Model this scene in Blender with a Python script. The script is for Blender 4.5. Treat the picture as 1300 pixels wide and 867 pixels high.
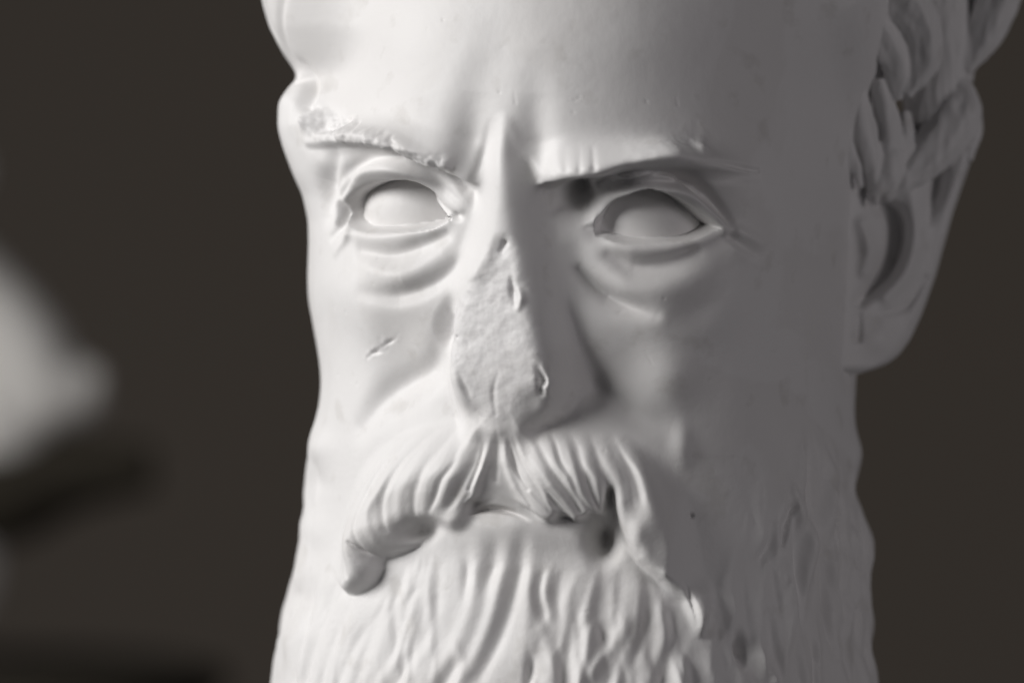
import bpy, math
import numpy as np
from mathutils import Matrix, Vector

# ------------------------------------------------------------------ scene, camera, light
for o in list(bpy.data.objects):
    bpy.data.objects.remove(o)
sc = bpy.context.scene
COL = sc.collection
K = 0.00023                       # metres per sculpting unit
CAMD = 6000.0                     # camera distance in sculpting units (1.38 m)

cd = bpy.data.cameras.new('camera')
cam = bpy.data.objects.new('camera', cd)
COL.objects.link(cam)
cam.location = (0, -CAMD * K, 0)
cam.rotation_euler = (math.radians(90), 0, 0)
cd.sensor_fit = 'HORIZONTAL'
cd.sensor_width = 36.0
cd.lens = 36.0 * CAMD / 1300.0
cd.clip_start = 0.01
cd.clip_end = 100
cd.dof.use_dof = True
cd.dof.focus_distance = (CAMD - 70) * K
cd.dof.aperture_fstop = 4.5
sc.camera = cam

world = bpy.data.worlds.new('World')
sc.world = world
world.use_nodes = True
bg = world.node_tree.nodes['Background']
bg.inputs[0].default_value = (0.94, 0.95, 1.0, 1)
bg.inputs[1].default_value = 0.022

def area_light(name, az, el, dist, size, watts, col, target=(0, 0, 0), size_y=None):
    """lamp on a stand: azimuth from the camera axis (negative = to the left), elevation"""
    ld = bpy.data.lights.new(name, 'AREA')
    ld.energy = watts
    ld.color = col
    ld.shape = 'RECTANGLE'
    ld.size = size
    ld.size_y = size_y or size
    o = bpy.data.objects.new(name, ld)
    COL.objects.link(o)
    a, e = math.radians(az), math.radians(el)
    p = Vector(target) + dist * Vector((math.sin(a) * math.cos(e), -math.cos(a) * math.cos(e), math.sin(e)))
    o.location = p
    o.rotation_euler = (Vector(target) - p).to_track_quat('-Z', 'Y').to_euler()
    return o

KEY_AZ, KEY_EL = -71, 20
area_light('key_softbox', KEY_AZ, KEY_EL, 1.7, 1.2, 34.8, (1.0, 0.982, 0.968), (0, 0, 0), 0.65)
area_light('fill_softbox', 56, 4, 2.6, 1.0, 8.8, (1.0, 0.94, 0.965))

sc.view_settings.view_transform = 'Standard'
sc.view_settings.look = 'None'
sc.view_settings.exposure = 0.0
sc.view_settings.gamma = 1.0
sc.render.engine = 'CYCLES'
sc.cycles.use_denoising = True

# ------------------------------------------------------------------ materials
def marble(name, base=(0.80, 0.79, 0.785), rough=0.5, grey=0.0, dirt=0.0, fine=0.0006):
    m = bpy.data.materials.new(name)
    m.use_nodes = True
    nt = m.node_tree
    b = nt.nodes['Principled BSDF']
    tc = nt.nodes.new('ShaderNodeTexCoord')
    n1 = nt.nodes.new('ShaderNodeTexNoise')
    n1.inputs['Scale'].default_value = 14
    n1.inputs['Detail'].default_value = 6
    nt.links.new(tc.outputs['Object'], n1.inputs['Vector'])
    r1 = nt.nodes.new('ShaderNodeValToRGB')
    c = np.array(base)
    r1.color_ramp.elements[0].position = 0.3
    r1.color_ramp.elements[0].color = (*(c * 0.955), 1)
    r1.color_ramp.elements[1].position = 0.7
    r1.color_ramp.elements[1].color = (*c, 1)
    nt.links.new(n1.outputs['Fac'], r1.inputs['Fac'])
    out = r1.outputs['Color']
    nv = nt.nodes.new('ShaderNodeTexNoise')                 # faint grey veining
    nv.inputs['Scale'].default_value = 7
    nv.inputs['Detail'].default_value = 8
    nv.inputs['Distortion'].default_value = 1.6
    nt.links.new(tc.outputs['Object'], nv.inputs['Vector'])
    rv = nt.nodes.new('ShaderNodeValToRGB')
    for e_, (p_, c_) in zip((rv.color_ramp.elements[0], rv.color_ramp.elements[1], rv.color_ramp.elements.new(0.5)), ((0.47, (1, 1, 1, 1)), (0.54, (1, 1, 1, 1)), (0.505, (0.945, 0.94, 0.935, 1)))):
        e_.position = p_; e_.color = c_
    nt.links.new(nv.outputs['Fac'], rv.inputs['Fac'])
    mv = nt.nodes.new('ShaderNodeMixRGB'); mv.blend_type = 'MULTIPLY'; mv.inputs['Fac'].default_value = 0.8
    nt.links.new(out, mv.inputs[1]); nt.links.new(rv.outputs['Color'], mv.inputs[2])
    out = mv.outputs['Color']
    # small mineral specks and grime in the stone
    n2 = nt.nodes.new('ShaderNodeTexNoise')
    n2.inputs['Scale'].default_value = 90 if dirt == 0 else 260
    n2.inputs['Detail'].default_value = 5
    nt.links.new(tc.outputs['Object'], n2.inputs['Vector'])
    r2 = nt.nodes.new('ShaderNodeValToRGB')
    r2.color_ramp.elements[0].position = 0.30 if dirt == 0 else 0.36
    r2.color_ramp.elements[0].color = (0.80, 0.79, 0.77, 1) if dirt == 0 else (0.72, 0.71, 0.70, 1)
    r2.color_ramp.elements[1].position = 0.40 if dirt == 0 else 0.52
    r2.color_ramp.elements[1].color = (1, 1, 1, 1)
    nt.links.new(n2.outputs['Fac'], r2.inputs['Fac'])
    mx = nt.nodes.new('ShaderNodeMixRGB')
    mx.blend_type = 'MULTIPLY'
    mx.inputs['Fac'].default_value = 0.5 if dirt == 0 else dirt
    nt.links.new(out, mx.inputs[1])
    nt.links.new(r2.outputs['Color'], mx.inputs[2])
    nt.links.new(mx.outputs['Color'], b.inputs['Base Color'])
    b.inputs['Roughness'].default_value = rough
    b.inputs['Specular IOR Level'].default_value = 0.35
    nb = nt.nodes.new('ShaderNodeTexNoise')
    nb.inputs['Scale'].default_value = 420
    nb.inputs['Detail'].default_value = 4
    nt.links.new(tc.outputs['Object'], nb.inputs['Vector'])
    bp = nt.nodes.new('ShaderNodeBump')
    bp.inputs['Strength'].default_value = 0.16 if dirt == 0 else 0.3
    bp.inputs['Distance'].default_value = fine
    nt.links.new(nb.outputs['Fac'], bp.inputs['Height'])
    nt.links.new(bp.outputs['Normal'], b.inputs['Normal'])
    return m

def chip_wear(m):
    """broken places: duller, greyer, grainy stone where the 'chip' attribute says so"""
    nt = m.node_tree
    b = nt.nodes['Principled BSDF']
    at = nt.nodes.new('ShaderNodeAttribute'); at.attribute_name = 'chip'
    tc = nt.nodes.new('ShaderNodeTexCoord')
    n = nt.nodes.new('ShaderNodeTexNoise'); n.inputs['Scale'].default_value = 330; n.inputs['Detail'].default_value = 6
    nt.links.new(tc.outputs['Object'], n.inputs['Vector'])
    r = nt.nodes.new('ShaderNodeValToRGB')
    r.color_ramp.elements[0].position = 0.33; r.color_ramp.elements[0].color = (0.87, 0.865, 0.87, 1)
    r.color_ramp.elements[1].position = 0.5; r.color_ramp.elements[1].color = (0.97, 0.97, 0.975, 1)
    nt.links.new(n.outputs['Fac'], r.inputs['Fac'])
    mx = nt.nodes.new('ShaderNodeMixRGB'); mx.blend_type = 'MULTIPLY'
    old = b.inputs['Base Color'].links[0].from_socket
    nt.links.new(at.outputs['Fac'], mx.inputs['Fac'])
    nt.links.new(old, mx.inputs[1]); nt.links.new(r.outputs['Color'], mx.inputs[2])
    nt.links.new(mx.outputs['Color'], b.inputs['Base Color'])
    bp = b.inputs['Normal'].links[0].from_node
    ma = nt.nodes.new('ShaderNodeMath'); ma.operation = 'MULTIPLY_ADD'
    ma.inputs[1].default_value = 0.2; ma.inputs[2].default_value = 0.13
    nt.links.new(at.outputs['Fac'], ma.inputs[0]); nt.links.new(ma.outputs[0], bp.inputs['Strength'])
    return m

M_SKIN = chip_wear(marble('polished_white_marble', rough=0.5))
M_HAIR = marble('carved_white_marble', rough=0.56, fine=0.0009)

# ------------------------------------------------------------------ helpers
rng = np.random.default_rng(7)

def smooth1(a, n):
    k = np.exp(-0.5 * (np.arange(-3 * n, 3 * n + 1) / n) ** 2)
    k /= k.sum()
    return np.convolve(np.pad(a, 3 * n, mode='edge'), k, 'valid')

def table(pairs, q, sig=18):
    ys = np.arange(-460, 1260, 2.0)
    p = np.array(pairs, float)
    v = smooth1(np.interp(ys, p[:, 0], p[:, 1]), sig // 2)
    return np.interp(q, ys, v)

def sstep(e0, e1, x):
    t = np.clip((x - e0) / (e1 - e0), 0, 1)
    return t * t * (3 - 2 * t)

def catmull(P, n=8, closed=False):
    P = np.asarray(P, float)
    if len(P) < 3 and not closed:
        t = np.linspace(0, 1, n + 1)[:, None]
        return P[0] * (1 - t) + P[-1] * t
    if closed:
        Q = np.vstack([P[-1], P, P[0], P[1]])
    else:
        Q = np.vstack([2 * P[0] - P[1], P, 2 * P[-1] - P[-2]])
    out = []
    t = np.linspace(0, 1, n, endpoint=False)[:, None]
    for i in range(1, len(Q) - 2):
        a, b, c, d = Q[i - 1], Q[i], Q[i + 1], Q[i + 2]
        out.append(0.5 * (2 * b + (c - a) * t + (2 * a - 5 * b + 4 * c - d) * t ** 2 + (3 * b - a - 3 * c + d) * t ** 3))
    out = np.vstack(out)
    if not closed:
        out = np.vstack([out, P[-1]])
    return out

_ng = [rng.random((256, 256)) for _ in range(5)]
def vnoise(x, y, k=0):
    g = _ng[k % 5]
    xi, yi = np.floor(x).astype(int), np.floor(y).astype(int)
    fx, fy = x - xi, y - yi
    fx, fy = fx * fx * (3 - 2 * fx), fy * fy * (3 - 2 * fy)
    x0, x1, y0, y1 = xi % 256, (xi + 1) % 256, yi % 256, (yi + 1) % 256
    return (g[x0, y0] * (1 - fx) * (1 - fy) + g[x1, y0] * fx * (1 - fy) + g[x0, y1] * (1 - fx) * fy + g[x1, y1] * fx * fy) * 2 - 1

def fbm(x, y, sc_, oct_=4, k=0):
    v = 0
    a = 1.0
    for i in range(oct_):
        v = v + a * vnoise(x / sc_ + 13.7 * i, y / sc_ + 7.1 * i, k + i)
        sc_ *= 0.5
        a *= 0.55
    return v

# ------------------------------------------------------------------ pose of the bust
YAW, ROLL = math.radians(19), math.radians(3.0)
CY, SY, CR, SR = math.cos(YAW), math.sin(YAW), math.cos(ROLL), math.sin(ROLL)
AX, Y0 = 120.0, 284.0             # where the head's axis stands

def to_world(P):                  # head-local (a right, d front, z up) -> world units
    a, d, z = P[..., 0], P[..., 1], P[..., 2]
    x = AX + a * CY - d * SY
    y = Y0 - a * SY - d * CY
    return np.stack([x * CR + z * SR, y, -x * SR + z * CR], -1)

def to_local(Wp):
    X, Y, Z = Wp[..., 0], Wp[..., 1], Wp[..., 2]
    x, z = X * CR - Z * SR, X * SR + Z * CR
    x, y = x - AX, Y - Y0
    return np.stack([x * CY - y * SY, -x * SY - y * CY, z], -1)

def project(Wp):
    f = CAMD / (CAMD + Wp[..., 1])
    return 650 + Wp[..., 0] * f, 433.5 - Wp[..., 2] * f

def unproject(x, y, Y):           # the point at depth Y seen at photo position x, y
    f = (CAMD + Y) / CAMD
    return np.array([(x - 650) * f, Y, (433.5 - y) * f])

# ------------------------------------------------------------------ the head block
D_T = [(-420, 0), (-400, 80), (-370, 160), (-300, 260), (-200, 345), (-80, 412), (0, 432), (80, 443), (150, 447), (200, 440),
       (260, 416), (320, 398), (400, 390), (480, 390), (560, 388), (650, 382), (720, 384), (800, 400), (867, 415), (950, 420), (1050, 380), (1150, 300)]
W_T = [(-420, 0), (-400, 80), (-370, 150), (-300, 230), (-200, 300), (-80, 332), (0, 338), (100, 334), (200, 334), (300, 336), (400, 337),
       (480, 338), (570, 349), (690, 367), (800, 382), (867, 392), (950, 394), (1050, 360), (1150, 290)]
WL_T = [(-420, 0), (-400, 80), (-370, 150), (-300, 230), (-200, 305), (-80, 352), (0, 370), (100, 376), (200, 380), (240, 374), (300, 369), (390, 372),
        (440, 358), (500, 345), (570, 354), (615, 358), (690, 364), (760, 380), (867, 397), (950, 398), (1050, 350), (1150, 280)]
B_T = [(-420, 0), (-400, 80), (-370, 160), (-300, 270), (-200, 350), (0, 420), (200, 420), (400, 340), (520, 250), (867, 230), (1150, 230)]
N_T = [(-420, 2.1), (-200, 2.3), (-100, 2.0), (100, 2.0), (170, 2.25), (230, 2.6), (300, 2.7), (420, 2.55), (600, 2.5), (867, 2.3), (1150, 2.2)]
STEP = 1.7
th = np.concatenate([np.radians(np.linspace(-180, -112, 18, endpoint=False)),
                     np.radians(np.linspace(-112, 116, int(228 / (STEP / 6.55)), endpoint=False)),
                     np.radians(np.linspace(116, 180, 17, endpoint=False))])
ys = np.concatenate([np.linspace(-419, -70, 34, endpoint=False), np.arange(-70, 930, STEP), np.linspace(932, 1150, 24)])
NT, NY = len(th), len(ys)

def section(t, D, W, B, n):
    s, c = np.abs(np.sin(t)), np.cos(t)
    rf = ((s / W) ** n + (np.abs(c) / D) ** n) ** (-1 / n)
    rb = ((s / W) ** 2.2 + (np.abs(c) / B) ** 2.2) ** (-1 / 2.2)
    return np.where(c > 0, rf, rb)

Dv, Wv, WLv, Bv = [np.maximum(table(T, ys), 6) for T in (D_T, W_T, WL_T, B_T)]
Nv = table(N_T, ys)
TT, YY = np.meshgrid(th, ys)
Wside = WLv[:, None] + (Wv - WLv)[:, None] * sstep(-0.5, 0.5, TT)
R = section(TT, Dv[:, None], Wside, Bv[:, None], Nv[:, None])
P0 = np.stack([R * np.sin(TT), R * np.cos(TT), 433.5 - YY], -1)
# arc length round the head, measured once, used as the sculpting coordinate
r0 = section(th, 392., 348., 380., 3.0)
xy0 = np.stack([r0 * np.sin(th), r0 * np.cos(th)], -1)
sl = np.concatenate([[0], np.cumsum(np.linalg.norm(np.diff(xy0, axis=0), axis=1))])
sl -= np.interp(0, th, sl)
SS = np.broadcast_to(sl[None, :], YY.shape)

def grid_normals(P):
    du = np.roll(P, -1, 1) - np.roll(P, 1, 1)
    dv = np.gradient(P, axis=0)
    n = np.cross(dv, du)
    ln = np.linalg.norm(n, axis=-1, keepdims=True)
    return n / np.maximum(ln, 1e-9)

N0 = grid_normals(P0)
if (N0[NY // 2, NT // 2] * P0[NY // 2, NT // 2])[:2].sum() < 0:
    N0 = -N0
H = np.zeros_like(SS)

class Zbuf:
    pass
def refresh():
    P = P0 + N0 * H[..., None]
    w = to_world(P).reshape(-1, 3)
    x, y = project(w)
    xi, yi = np.round(x / 2).astype(int), np.round(y / 2).astype(int)
    ok = (xi >= -30) & (xi < 700) & (yi >= -40) & (yi < 480)
    idx = np.nonzero(ok)[0]
    order = np.argsort(-w[idx, 1])            # far first, near last wins
    idx = idx[order]
    buf = np.full((740, 530), -1, int)
    buf[xi[idx] + 30, yi[idx] + 40] = idx
    Zbuf.buf, Zbuf.w = buf, w
refresh()

def hit(x, y):
    """photo position -> (s, y) on the surface as sculpted so far"""
    i, j = int(round(x / 2)) + 30, int(round(y / 2)) + 40
    for r in range(1, 30):
        b = Zbuf.buf[max(i - r, 0):i + r + 1, max(j - r, 0):j + r + 1]
        c = b[b >= 0]
        if len(c):
            c = c[np.argmin(Zbuf.w[c, 1])]
            return SS.ravel()[c], YY.ravel()[c]
    raise ValueError('nothing at %s %s' % (x, y))

def pts2sy(pts, raw=False):
    if raw:
        return np.array([[p[0], p[1]] for p in pts], float)
    return np.array([hit(p[0], p[1]) for p in pts])

def window(lo, hi):
    j0, j1 = np.searchsorted(sl, lo[0]), np.searchsorted(sl, hi[0])
    i0, i1 = np.searchsorted(ys, lo[1]), np.searchsorted(ys, hi[1])
    return slice(max(i0 - 1, 0), i1 + 1), slice(max(j0 - 1, 0), j1 + 1)

def polydist(Q, vals, sy, pad):
    """distance, side (+ right of travel on the surface as seen), interpolated values"""
    lo, hi = Q.min(0) - pad, Q.max(0) + pad
    sl_ = window(lo, hi)
    X, Y = SS[sl_], YY[sl_]
    best = np.full(X.shape, 1e9)
    side = np.ones(X.shape)
    along = np.zeros(X.shape)
    seglen = np.linalg.norm(np.diff(Q, axis=0), axis=1)
    for i in range(len(Q) - 1):
        a, b = Q[i], Q[i + 1]
        d = b - a
        L2 = max((d * d).sum(), 1e-9)
        t = np.clip(((X - a[0]) * d[0] + (Y - a[1]) * d[1]) / L2, 0, 1)
        px, py = X - a[0] - t * d[0], Y - a[1] - t * d[1]
        dd = px * px + py * py
        m = dd < best
        best = np.where(m, dd, best)
        cr = d[0] * (Y - a[1]) - d[1] * (X - a[0])
        side = np.where(m, np.clip(cr / np.sqrt(L2 * np.maximum(dd, 1e-6)), -1, 1), side)
        along = np.where(m, i + t, along)
    vs = [np.interp(along, np.arange(len(Q)), v) for v in vals]
    return sl_, np.sqrt(best), side, along / (len(Q) - 1), vs

def expand(v, n, m):
    v = np.atleast_1d(np.asarray(v, float))
    if len(v) == 1:
        return np.full(m, v[0])
    return np.interp(np.linspace(0, 1, m), np.linspace(0, 1, len(v)), v)

def prof(t, kind):
    if kind == 'g':
        return np.exp(-2.2 * t * t)
    if kind == 'r':
        return np.clip(1 - t * t, 0, 1) ** 0.62
    if kind == 'p':                                  # flat top, soft shoulder
        return 1 - sstep(0.35, 1.0, t)
    if kind == 'b':
        return 1 - sstep(0.62, 1.0, t)
    if kind == 'c':
        return 0.5 + 0.5 * np.cos(np.pi * np.clip(t, 0, 1))

def stroke(pts, w, h, w2=None, flat=None, flat2=None, kind='g', raw=False, mode='add', strands=0, depth=0.12, floor=None, n=8):
    """raise (or cut) the stone along a curve; w on the right of travel (screen: clockwise side), w2 on the left"""
    global H
    Q = catmull(pts2sy(pts, raw), n)
    m = len(Q)
    wa, ha = expand(w, n, m), expand(h, n, m)
    wb = expand(w if w2 is None else w2, n, m)
    pad = max(wa.max(), wb.max()) * (2.0 if kind == 'g' else 1.05)
    sl_, d, side, al, (W1, W2, HH) = polydist(Q, [wa, wb, ha], None, pad)
    bl = 0.5 + 0.5 * np.clip(side * 1.0, -1, 1)
    ww = np.maximum(W2 + (W1 - W2) * bl, 0.5)
    t = d / ww
    if flat is not None:                             # flat top, own shoulder on each side
        f1, f2 = expand(flat, n, m), expand(flat2, n, m)
        F1 = np.interp(al * (m - 1), np.arange(m), f1)
        F2 = np.interp(al * (m - 1), np.arange(m), f2)
        FF = F2 + (F1 - F2) * bl
        v = HH * (1 - sstep(0, 1, np.clip((t - FF) / (1 - FF), 0, 1)))
    else:
        v = HH * prof(t, kind)
    if strands:
        u = t * side
        v = v + np.abs(HH) * depth * np.cos(u * math.pi * strands + 1.3 * np.sin(al * 5)) * np.clip(1 - t, 0, 1) ** 0.5 * (t < 1)
    if mode == 'add':
        H[sl_] += v
    else:
        base = floor[sl_] if floor is not None else 0
        cur = H[sl_]
        new = base + v
        kk = 2.5
        mx = np.where(t < 1.02, np.maximum(cur, new) + np.maximum(kk - np.abs(cur - new), 0) ** 2 / (4 * kk), cur)
        H[sl_] = np.where(v > 0.3, mx, cur)

def bump(x, y, rx, ry, h, rot=0, raw=False, kind='g'):
    s, yy = (x, y) if raw else hit(x, y)
    r = max(rx, ry) * 2
    sl_ = window((s - r, yy - r), (s + r, yy + r))
    X, Y = SS[sl_] - s, YY[sl_] - yy
    c, q = math.cos(math.radians(rot)), math.sin(math.radians(rot))
    u, v = (X * c + Y * q) / rx, (-X * q + Y * c) / ry
    H[sl_] += h * prof(np.sqrt(u * u + v * v), kind)

def inside(Q, sl_):
    X, Y = SS[sl_], YY[sl_]
    c = np.zeros(X.shape, bool)
    best = np.full(X.shape, 1e9)
    for i in range(len(Q)):
        a, b = Q[i], Q[(i + 1) % len(Q)]
        cond = (a[1] > Y) != (b[1] > Y)
        with np.errstate(divide='ignore', invalid='ignore'):
            xin = (b[0] - a[0]) * (Y - a[1]) / (b[1] - a[1] + 1e-12) + a[0]
        c ^= cond & (X < xin)
        d = b - a
        t = np.clip(((X - a[0]) * d[0] + (Y - a[1]) * d[1]) / max((d * d).sum(), 1e-9), 0, 1)
        best = np.minimum(best, (X - a[0] - t * d[0]) ** 2 + (Y - a[1] - t * d[1]) ** 2)
    return np.where(c, -1, 1) * np.sqrt(best)

def area(pts, raw=False, pad=30, n=6):
    Q = catmull(pts2sy(pts, raw), n, closed=True)
    sl_ = window(Q.min(0) - pad, Q.max(0) + pad)
    return sl_, inside(Q, sl_)

def rough(pts, amp, scale, soft=10, k=0, sink=0, raw=False, ragged=6.0):
    sl_, sd = area(pts, raw)
    sd = sd + ragged * fbm(SS[sl_] + 31, YY[sl_], 26, 4, k + 2)
    m = sstep(soft, -soft * 0.3, sd)
    f = fbm(SS[sl_], YY[sl_], scale, 4, k)
    H[sl_] += m * (amp * f - sink)
    return sl_, sd

def blur(A_, sig):
    r = int(3 * sig)
    k = np.exp(-0.5 * (np.arange(-r, r + 1) / sig) ** 2)
    k /= k.sum()
    B_ = np.zeros_like(A_)
    Pd = np.pad(A_, ((r, r), (0, 0)), mode='edge')
    for i, w in enumerate(k):
        B_ += w * Pd[i:i + A_.shape[0]]
    C_ = np.zeros_like(A_)
    Pd = np.pad(B_, ((0, 0), (r, r)), mode='edge')
    for i, w in enumerate(k):
        C_ += w * Pd[:, i:i + A_.shape[1]]
    return C_

def soften(sl_, mask, sig):
    H[sl_] = H[sl_] * (1 - mask) + blur(H[sl_], sig / STEP) * mask

PART = np.zeros(SS.shape, int)     # which carved part each point of the surface belongs to
FACE, NOSE, EYE, BROW, MOUST, BEARD, HAIR, LIP = range(8)


def depth_at(x, y):
    i, j = int(round(x / 2)) + 30, int(round(y / 2)) + 40
    for r in range(1, 30):
        b = Zbuf.buf[max(i - r, 0):i + r + 1, max(j - r, 0):j + r + 1]
        c = b[b >= 0]
        if len(c):
            return float(np.min(Zbuf.w[c, 1]))

def tube(points, radii, nseg=10, ring=20, strands=0, depth=0.1, flat=1.0):
    """tapered lock; points are (x, y, depth) in the photo, radii in sculpting units"""
    Pw = np.array([unproject(*p) for p in points])
    C = catmull(Pw, nseg)
    r = np.maximum(catmull(np.array(radii, float)[:, None], nseg)[:, 0], 1.0)
    T = np.gradient(C, axis=0)
    T /= np.linalg.norm(T, axis=1, keepdims=True)
    up = np.array([0, 1.0, 0])
    S_ = np.cross(T, up); S_ /= np.linalg.norm(S_, axis=1, keepdims=True)
    U_ = np.cross(S_, T)
    an = np.linspace(0, 2 * math.pi, ring, endpoint=False)
    rr = 1 + depth * np.cos(strands * an) if strands else np.ones(ring)
    V_ = C[:, None] + r[:, None, None] * rr[None, :, None] * (np.cos(an)[None, :, None] * S_[:, None] + flat * np.sin(an)[None, :, None] * U_[:, None])
    V_ = V_.reshape(-1, 3)
    m = len(C)
    f = [[i * ring + j, i * ring + (j + 1) % ring, (i + 1) * ring + (j + 1) % ring, (i + 1) * ring + j] for i in range(m - 1) for j in range(ring)]
    f += [list(range(ring))[::-1], [(m - 1) * ring + j for j in range(ring)]]
    return V_, f

# ------------------------------------------------------------------ big forms (head-local s, y)
def both(f):
    f(-1); f(1)

# hair swelling over the ears and temples
bump(640, -60, 260, 190, 60, raw=True)
bump(-680, -60, 260, 190, 60, raw=True)
stroke([(470, -150), (500, -20), (560, 90)], [60, 60, 40], [12, 16, 6], raw=True)
AY = np.interp(YY, [-420, -200, -80, -40, 16, 50, 78, 104, 116, 128, 150, 181, 216, 256, 290], [0, 70, 118, 112, 100, 84, 64, 40, 38, 46, 54, 46, 24, 6, 0])
AY = blur(AY, 3)
H += AY * np.where(SS < -350, np.exp(-((SS + 350) / 190.0) ** 2), np.exp(-((SS + 350) / (52 + 26 * sstep(120, 40, YY))) ** 2))
# forehead: two broad frontal bosses, slight dip along the middle
bump(-150, 60, 130, 110, 8, raw=True)
bump(170, 60, 130, 110, 6, raw=True)
bump(-15, 110, 45, 120, -4, raw=True)
# orbits
def orbit(s):
    bump(s * 190, 268, 115, 52, -40, raw=True)
    bump(s * 108, 262, 50, 42, -26, raw=True)
    q = 7 if s > 0 else 0
    stroke([(s * 70, 210 + q), (s * 150, 196 + q), (s * 235, 194 + q), (s * 300, 210)], [36, 36, 32, 26], [18, 24, 20, 2], raw=True)
    bump(s * 200, 385, 120, 70, 14, raw=True)          # cheekbone
    bump(s * 150, 470, 70, 80, -10, raw=True)
both(orbit)
# nose: ridge running down into the broken block
NY_ = [150, 172, 205, 245, 290, 330, 370, 410, 450, 485, 512, 535, 560, 590, 620]
stroke([(4 * math.sin((q - 140) / 135.0) if q < 520 else 0, q) for q in NY_],
       [9, 14, 22, 36, 56, 74, 82, 80, 78, 76, 70, 62, 54, 48, 40],
       [0, 8, 20, 33, 45, 52, 55, 56, 55, 51, 42, 27, 13, 4, 0],
       w2=[9, 16, 28, 44, 58, 70, 80, 90, 96, 98, 88, 64, 52, 44, 40],
       flat=[0, 0, 0, .03, .08, .2, .45, .68, .74, .7, .6, .45, .3, .2, .1], flat2=[0, 0, .04, .08, .16, .28, .38, .48, .61, .7, .68, .5, .3, .2, .1], raw=True)
# frown hollows beside the ridge
stroke([(-34, 70), (-37, 125), (-42, 186), (-62, 226)], [34, 32, 34, 20], [0, -3.5, -15, -5], raw=True)
stroke([(32, 70), (35, 125), (38, 186), (58, 224)], [30, 28, 30, 18], [0, -3.5, -14, -5], raw=True)
# muzzle and chin masses
bump(0, 600, 190, 80, 26, raw=True)
bump(0, 740, 150, 90, 10, raw=True)
refresh()

# ------------------------------------------------------------------ eyes
LE_SINK, RE_SINK = 0.0, -9.0
def eye(almond, c, R_, sink, tilt=0.0):
    global H
    s, y = hit(*c)
    j, i = np.searchsorted(sl, s), np.searchsorted(ys, y)
    pc = P0[i, j] + N0[i, j] * H[i, j]
    nn = N0[i, j].copy(); nn[2] *= 0.3; nn[0] += tilt; nn /= np.linalg.norm(nn)
    C = pc - nn * (R_ + sink)
    sl_, sd = area(almond, n=6)
    p, nv = P0[sl_], N0[sl_]
    oc = p - C
    b = (oc * nv).sum(-1)
    q = b * b - (oc * oc).sum(-1) + R_ * R_
    t = -b + np.sqrt(np.maximum(q, 0))
    m = sstep(0.8, -1.6, sd)
    H[sl_] = H[sl_] * (1 - m) + t * m
    PART[sl_] = np.where(sd < -1.5, EYE, PART[sl_])
    return sl_, sd

LE_TOP = [(444, 277), (447, 256), (466, 239), (498, 232), (530, 237), (552, 252), (566, 274)]
LE_BOT = [(567, 276), (545, 287), (510, 292), (475, 293), (452, 290)]
RE_TOP = [(754, 291), (768, 267), (794, 251), (828, 246), (862, 256), (890, 275), (912, 290)]
RE_BOT = [(914, 292), (880, 299), (846, 305), (805, 306), (772, 301)]
# lids: bands whose inner edge is then cut clean by the ball
stroke([(430, 275), (440, 248), (466, 228), (500, 222), (535, 228), (562, 246), (582, 268)], [12, 16, 18, 18, 17, 14, 8], [8, 16, 19, 19, 17, 13, 5], w2=[12, 16, 20, 20, 18, 14, 10], flat=[.3, .5, .5, .5, .5, .4, .3], flat2=[.1, .2, .25, .25, .2, .2, .1])
stroke([(746, 288), (764, 260), (795, 243), (828, 239), (862, 250), (894, 270), (922, 291)], [8, 14, 18, 18, 17, 14, 8], [6, 18, 28, 30, 28, 21, 8], w2=[10, 12, 14, 14, 13, 12, 10], flat=[.3, .5, .5, .5, .5, .4, .3], flat2=[.1, .2, .25, .25, .2, .2, .1])
stroke([(444, 290), (475, 294), (512, 293), (548, 286), (572, 276)], [14, 18, 19, 16, 8], [6, 10, 10, 9, 3], w2=10)
stroke([(762, 300), (805, 307), (848, 306), (885, 299), (918, 292)], [14, 19, 20, 16, 8], [6, 11, 11, 9, 3], w2=10)
refresh()
sl_, sd = area([(400, 190), (600, 190), (610, 320), (400, 330)])
soften(sl_, sstep(10, -10, sd), 2.8)
sl_, sd = area([(720, 190), (950, 200), (960, 340), (720, 340)])
soften(sl_, sstep(10, -10, sd), 2.8)
eye(LE_TOP + LE_BOT, (503, 268), 90, LE_SINK, 0.18)
eye(RE_TOP + RE_BOT, (838, 282), 86, RE_SINK, 0.05)
refresh()
# creases over the upper lids
stroke([(425, 250), (438, 224), (466, 205), (508, 202), (548, 215), (584, 244)], 9, [-8, -8, -6, -7, -8, -6], w2=16)
stroke([(762, 240), (790, 225), (832, 218), (868, 228), (898, 251), (926, 282)], 6, [-10, -20, -22, -20, -13, -3], w2=14)
# hollows below the lower lids
stroke([(455, 318), (490, 323), (530, 318), (565, 302)], [14, 16, 16, 12], [-4, -8, -8, -4])
stroke([(770, 328), (805, 338), (850, 336), (888, 322)], [14, 16, 16, 12], [-6, -9, -9, -4])
# tear ducts
bump(578, 277, 10, 7, -6); bump(568, 272, 5, 8, 3)
bump(746, 291, 9, 6, -9)
bump(757, 282, 5, 10, 3)
# outer corner folds
stroke([(430, 262), (434, 285), (418, 305)], [8, 9, 9], [-6, -8, -3])
stroke([(443, 275), (438, 300), (425, 318)], [7, 9, 9], [3, 5, 2])
stroke([(908, 280), (928, 302), (958, 326)], [9, 12, 13], [0, -5, -2])
stroke([(900, 250), (928, 284), (968, 310)], [10, 12, 13], [3, 5, 3])
stroke([(912, 293), (935, 318), (965, 335)], [8, 11, 13], [0, 3, 1])
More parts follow.
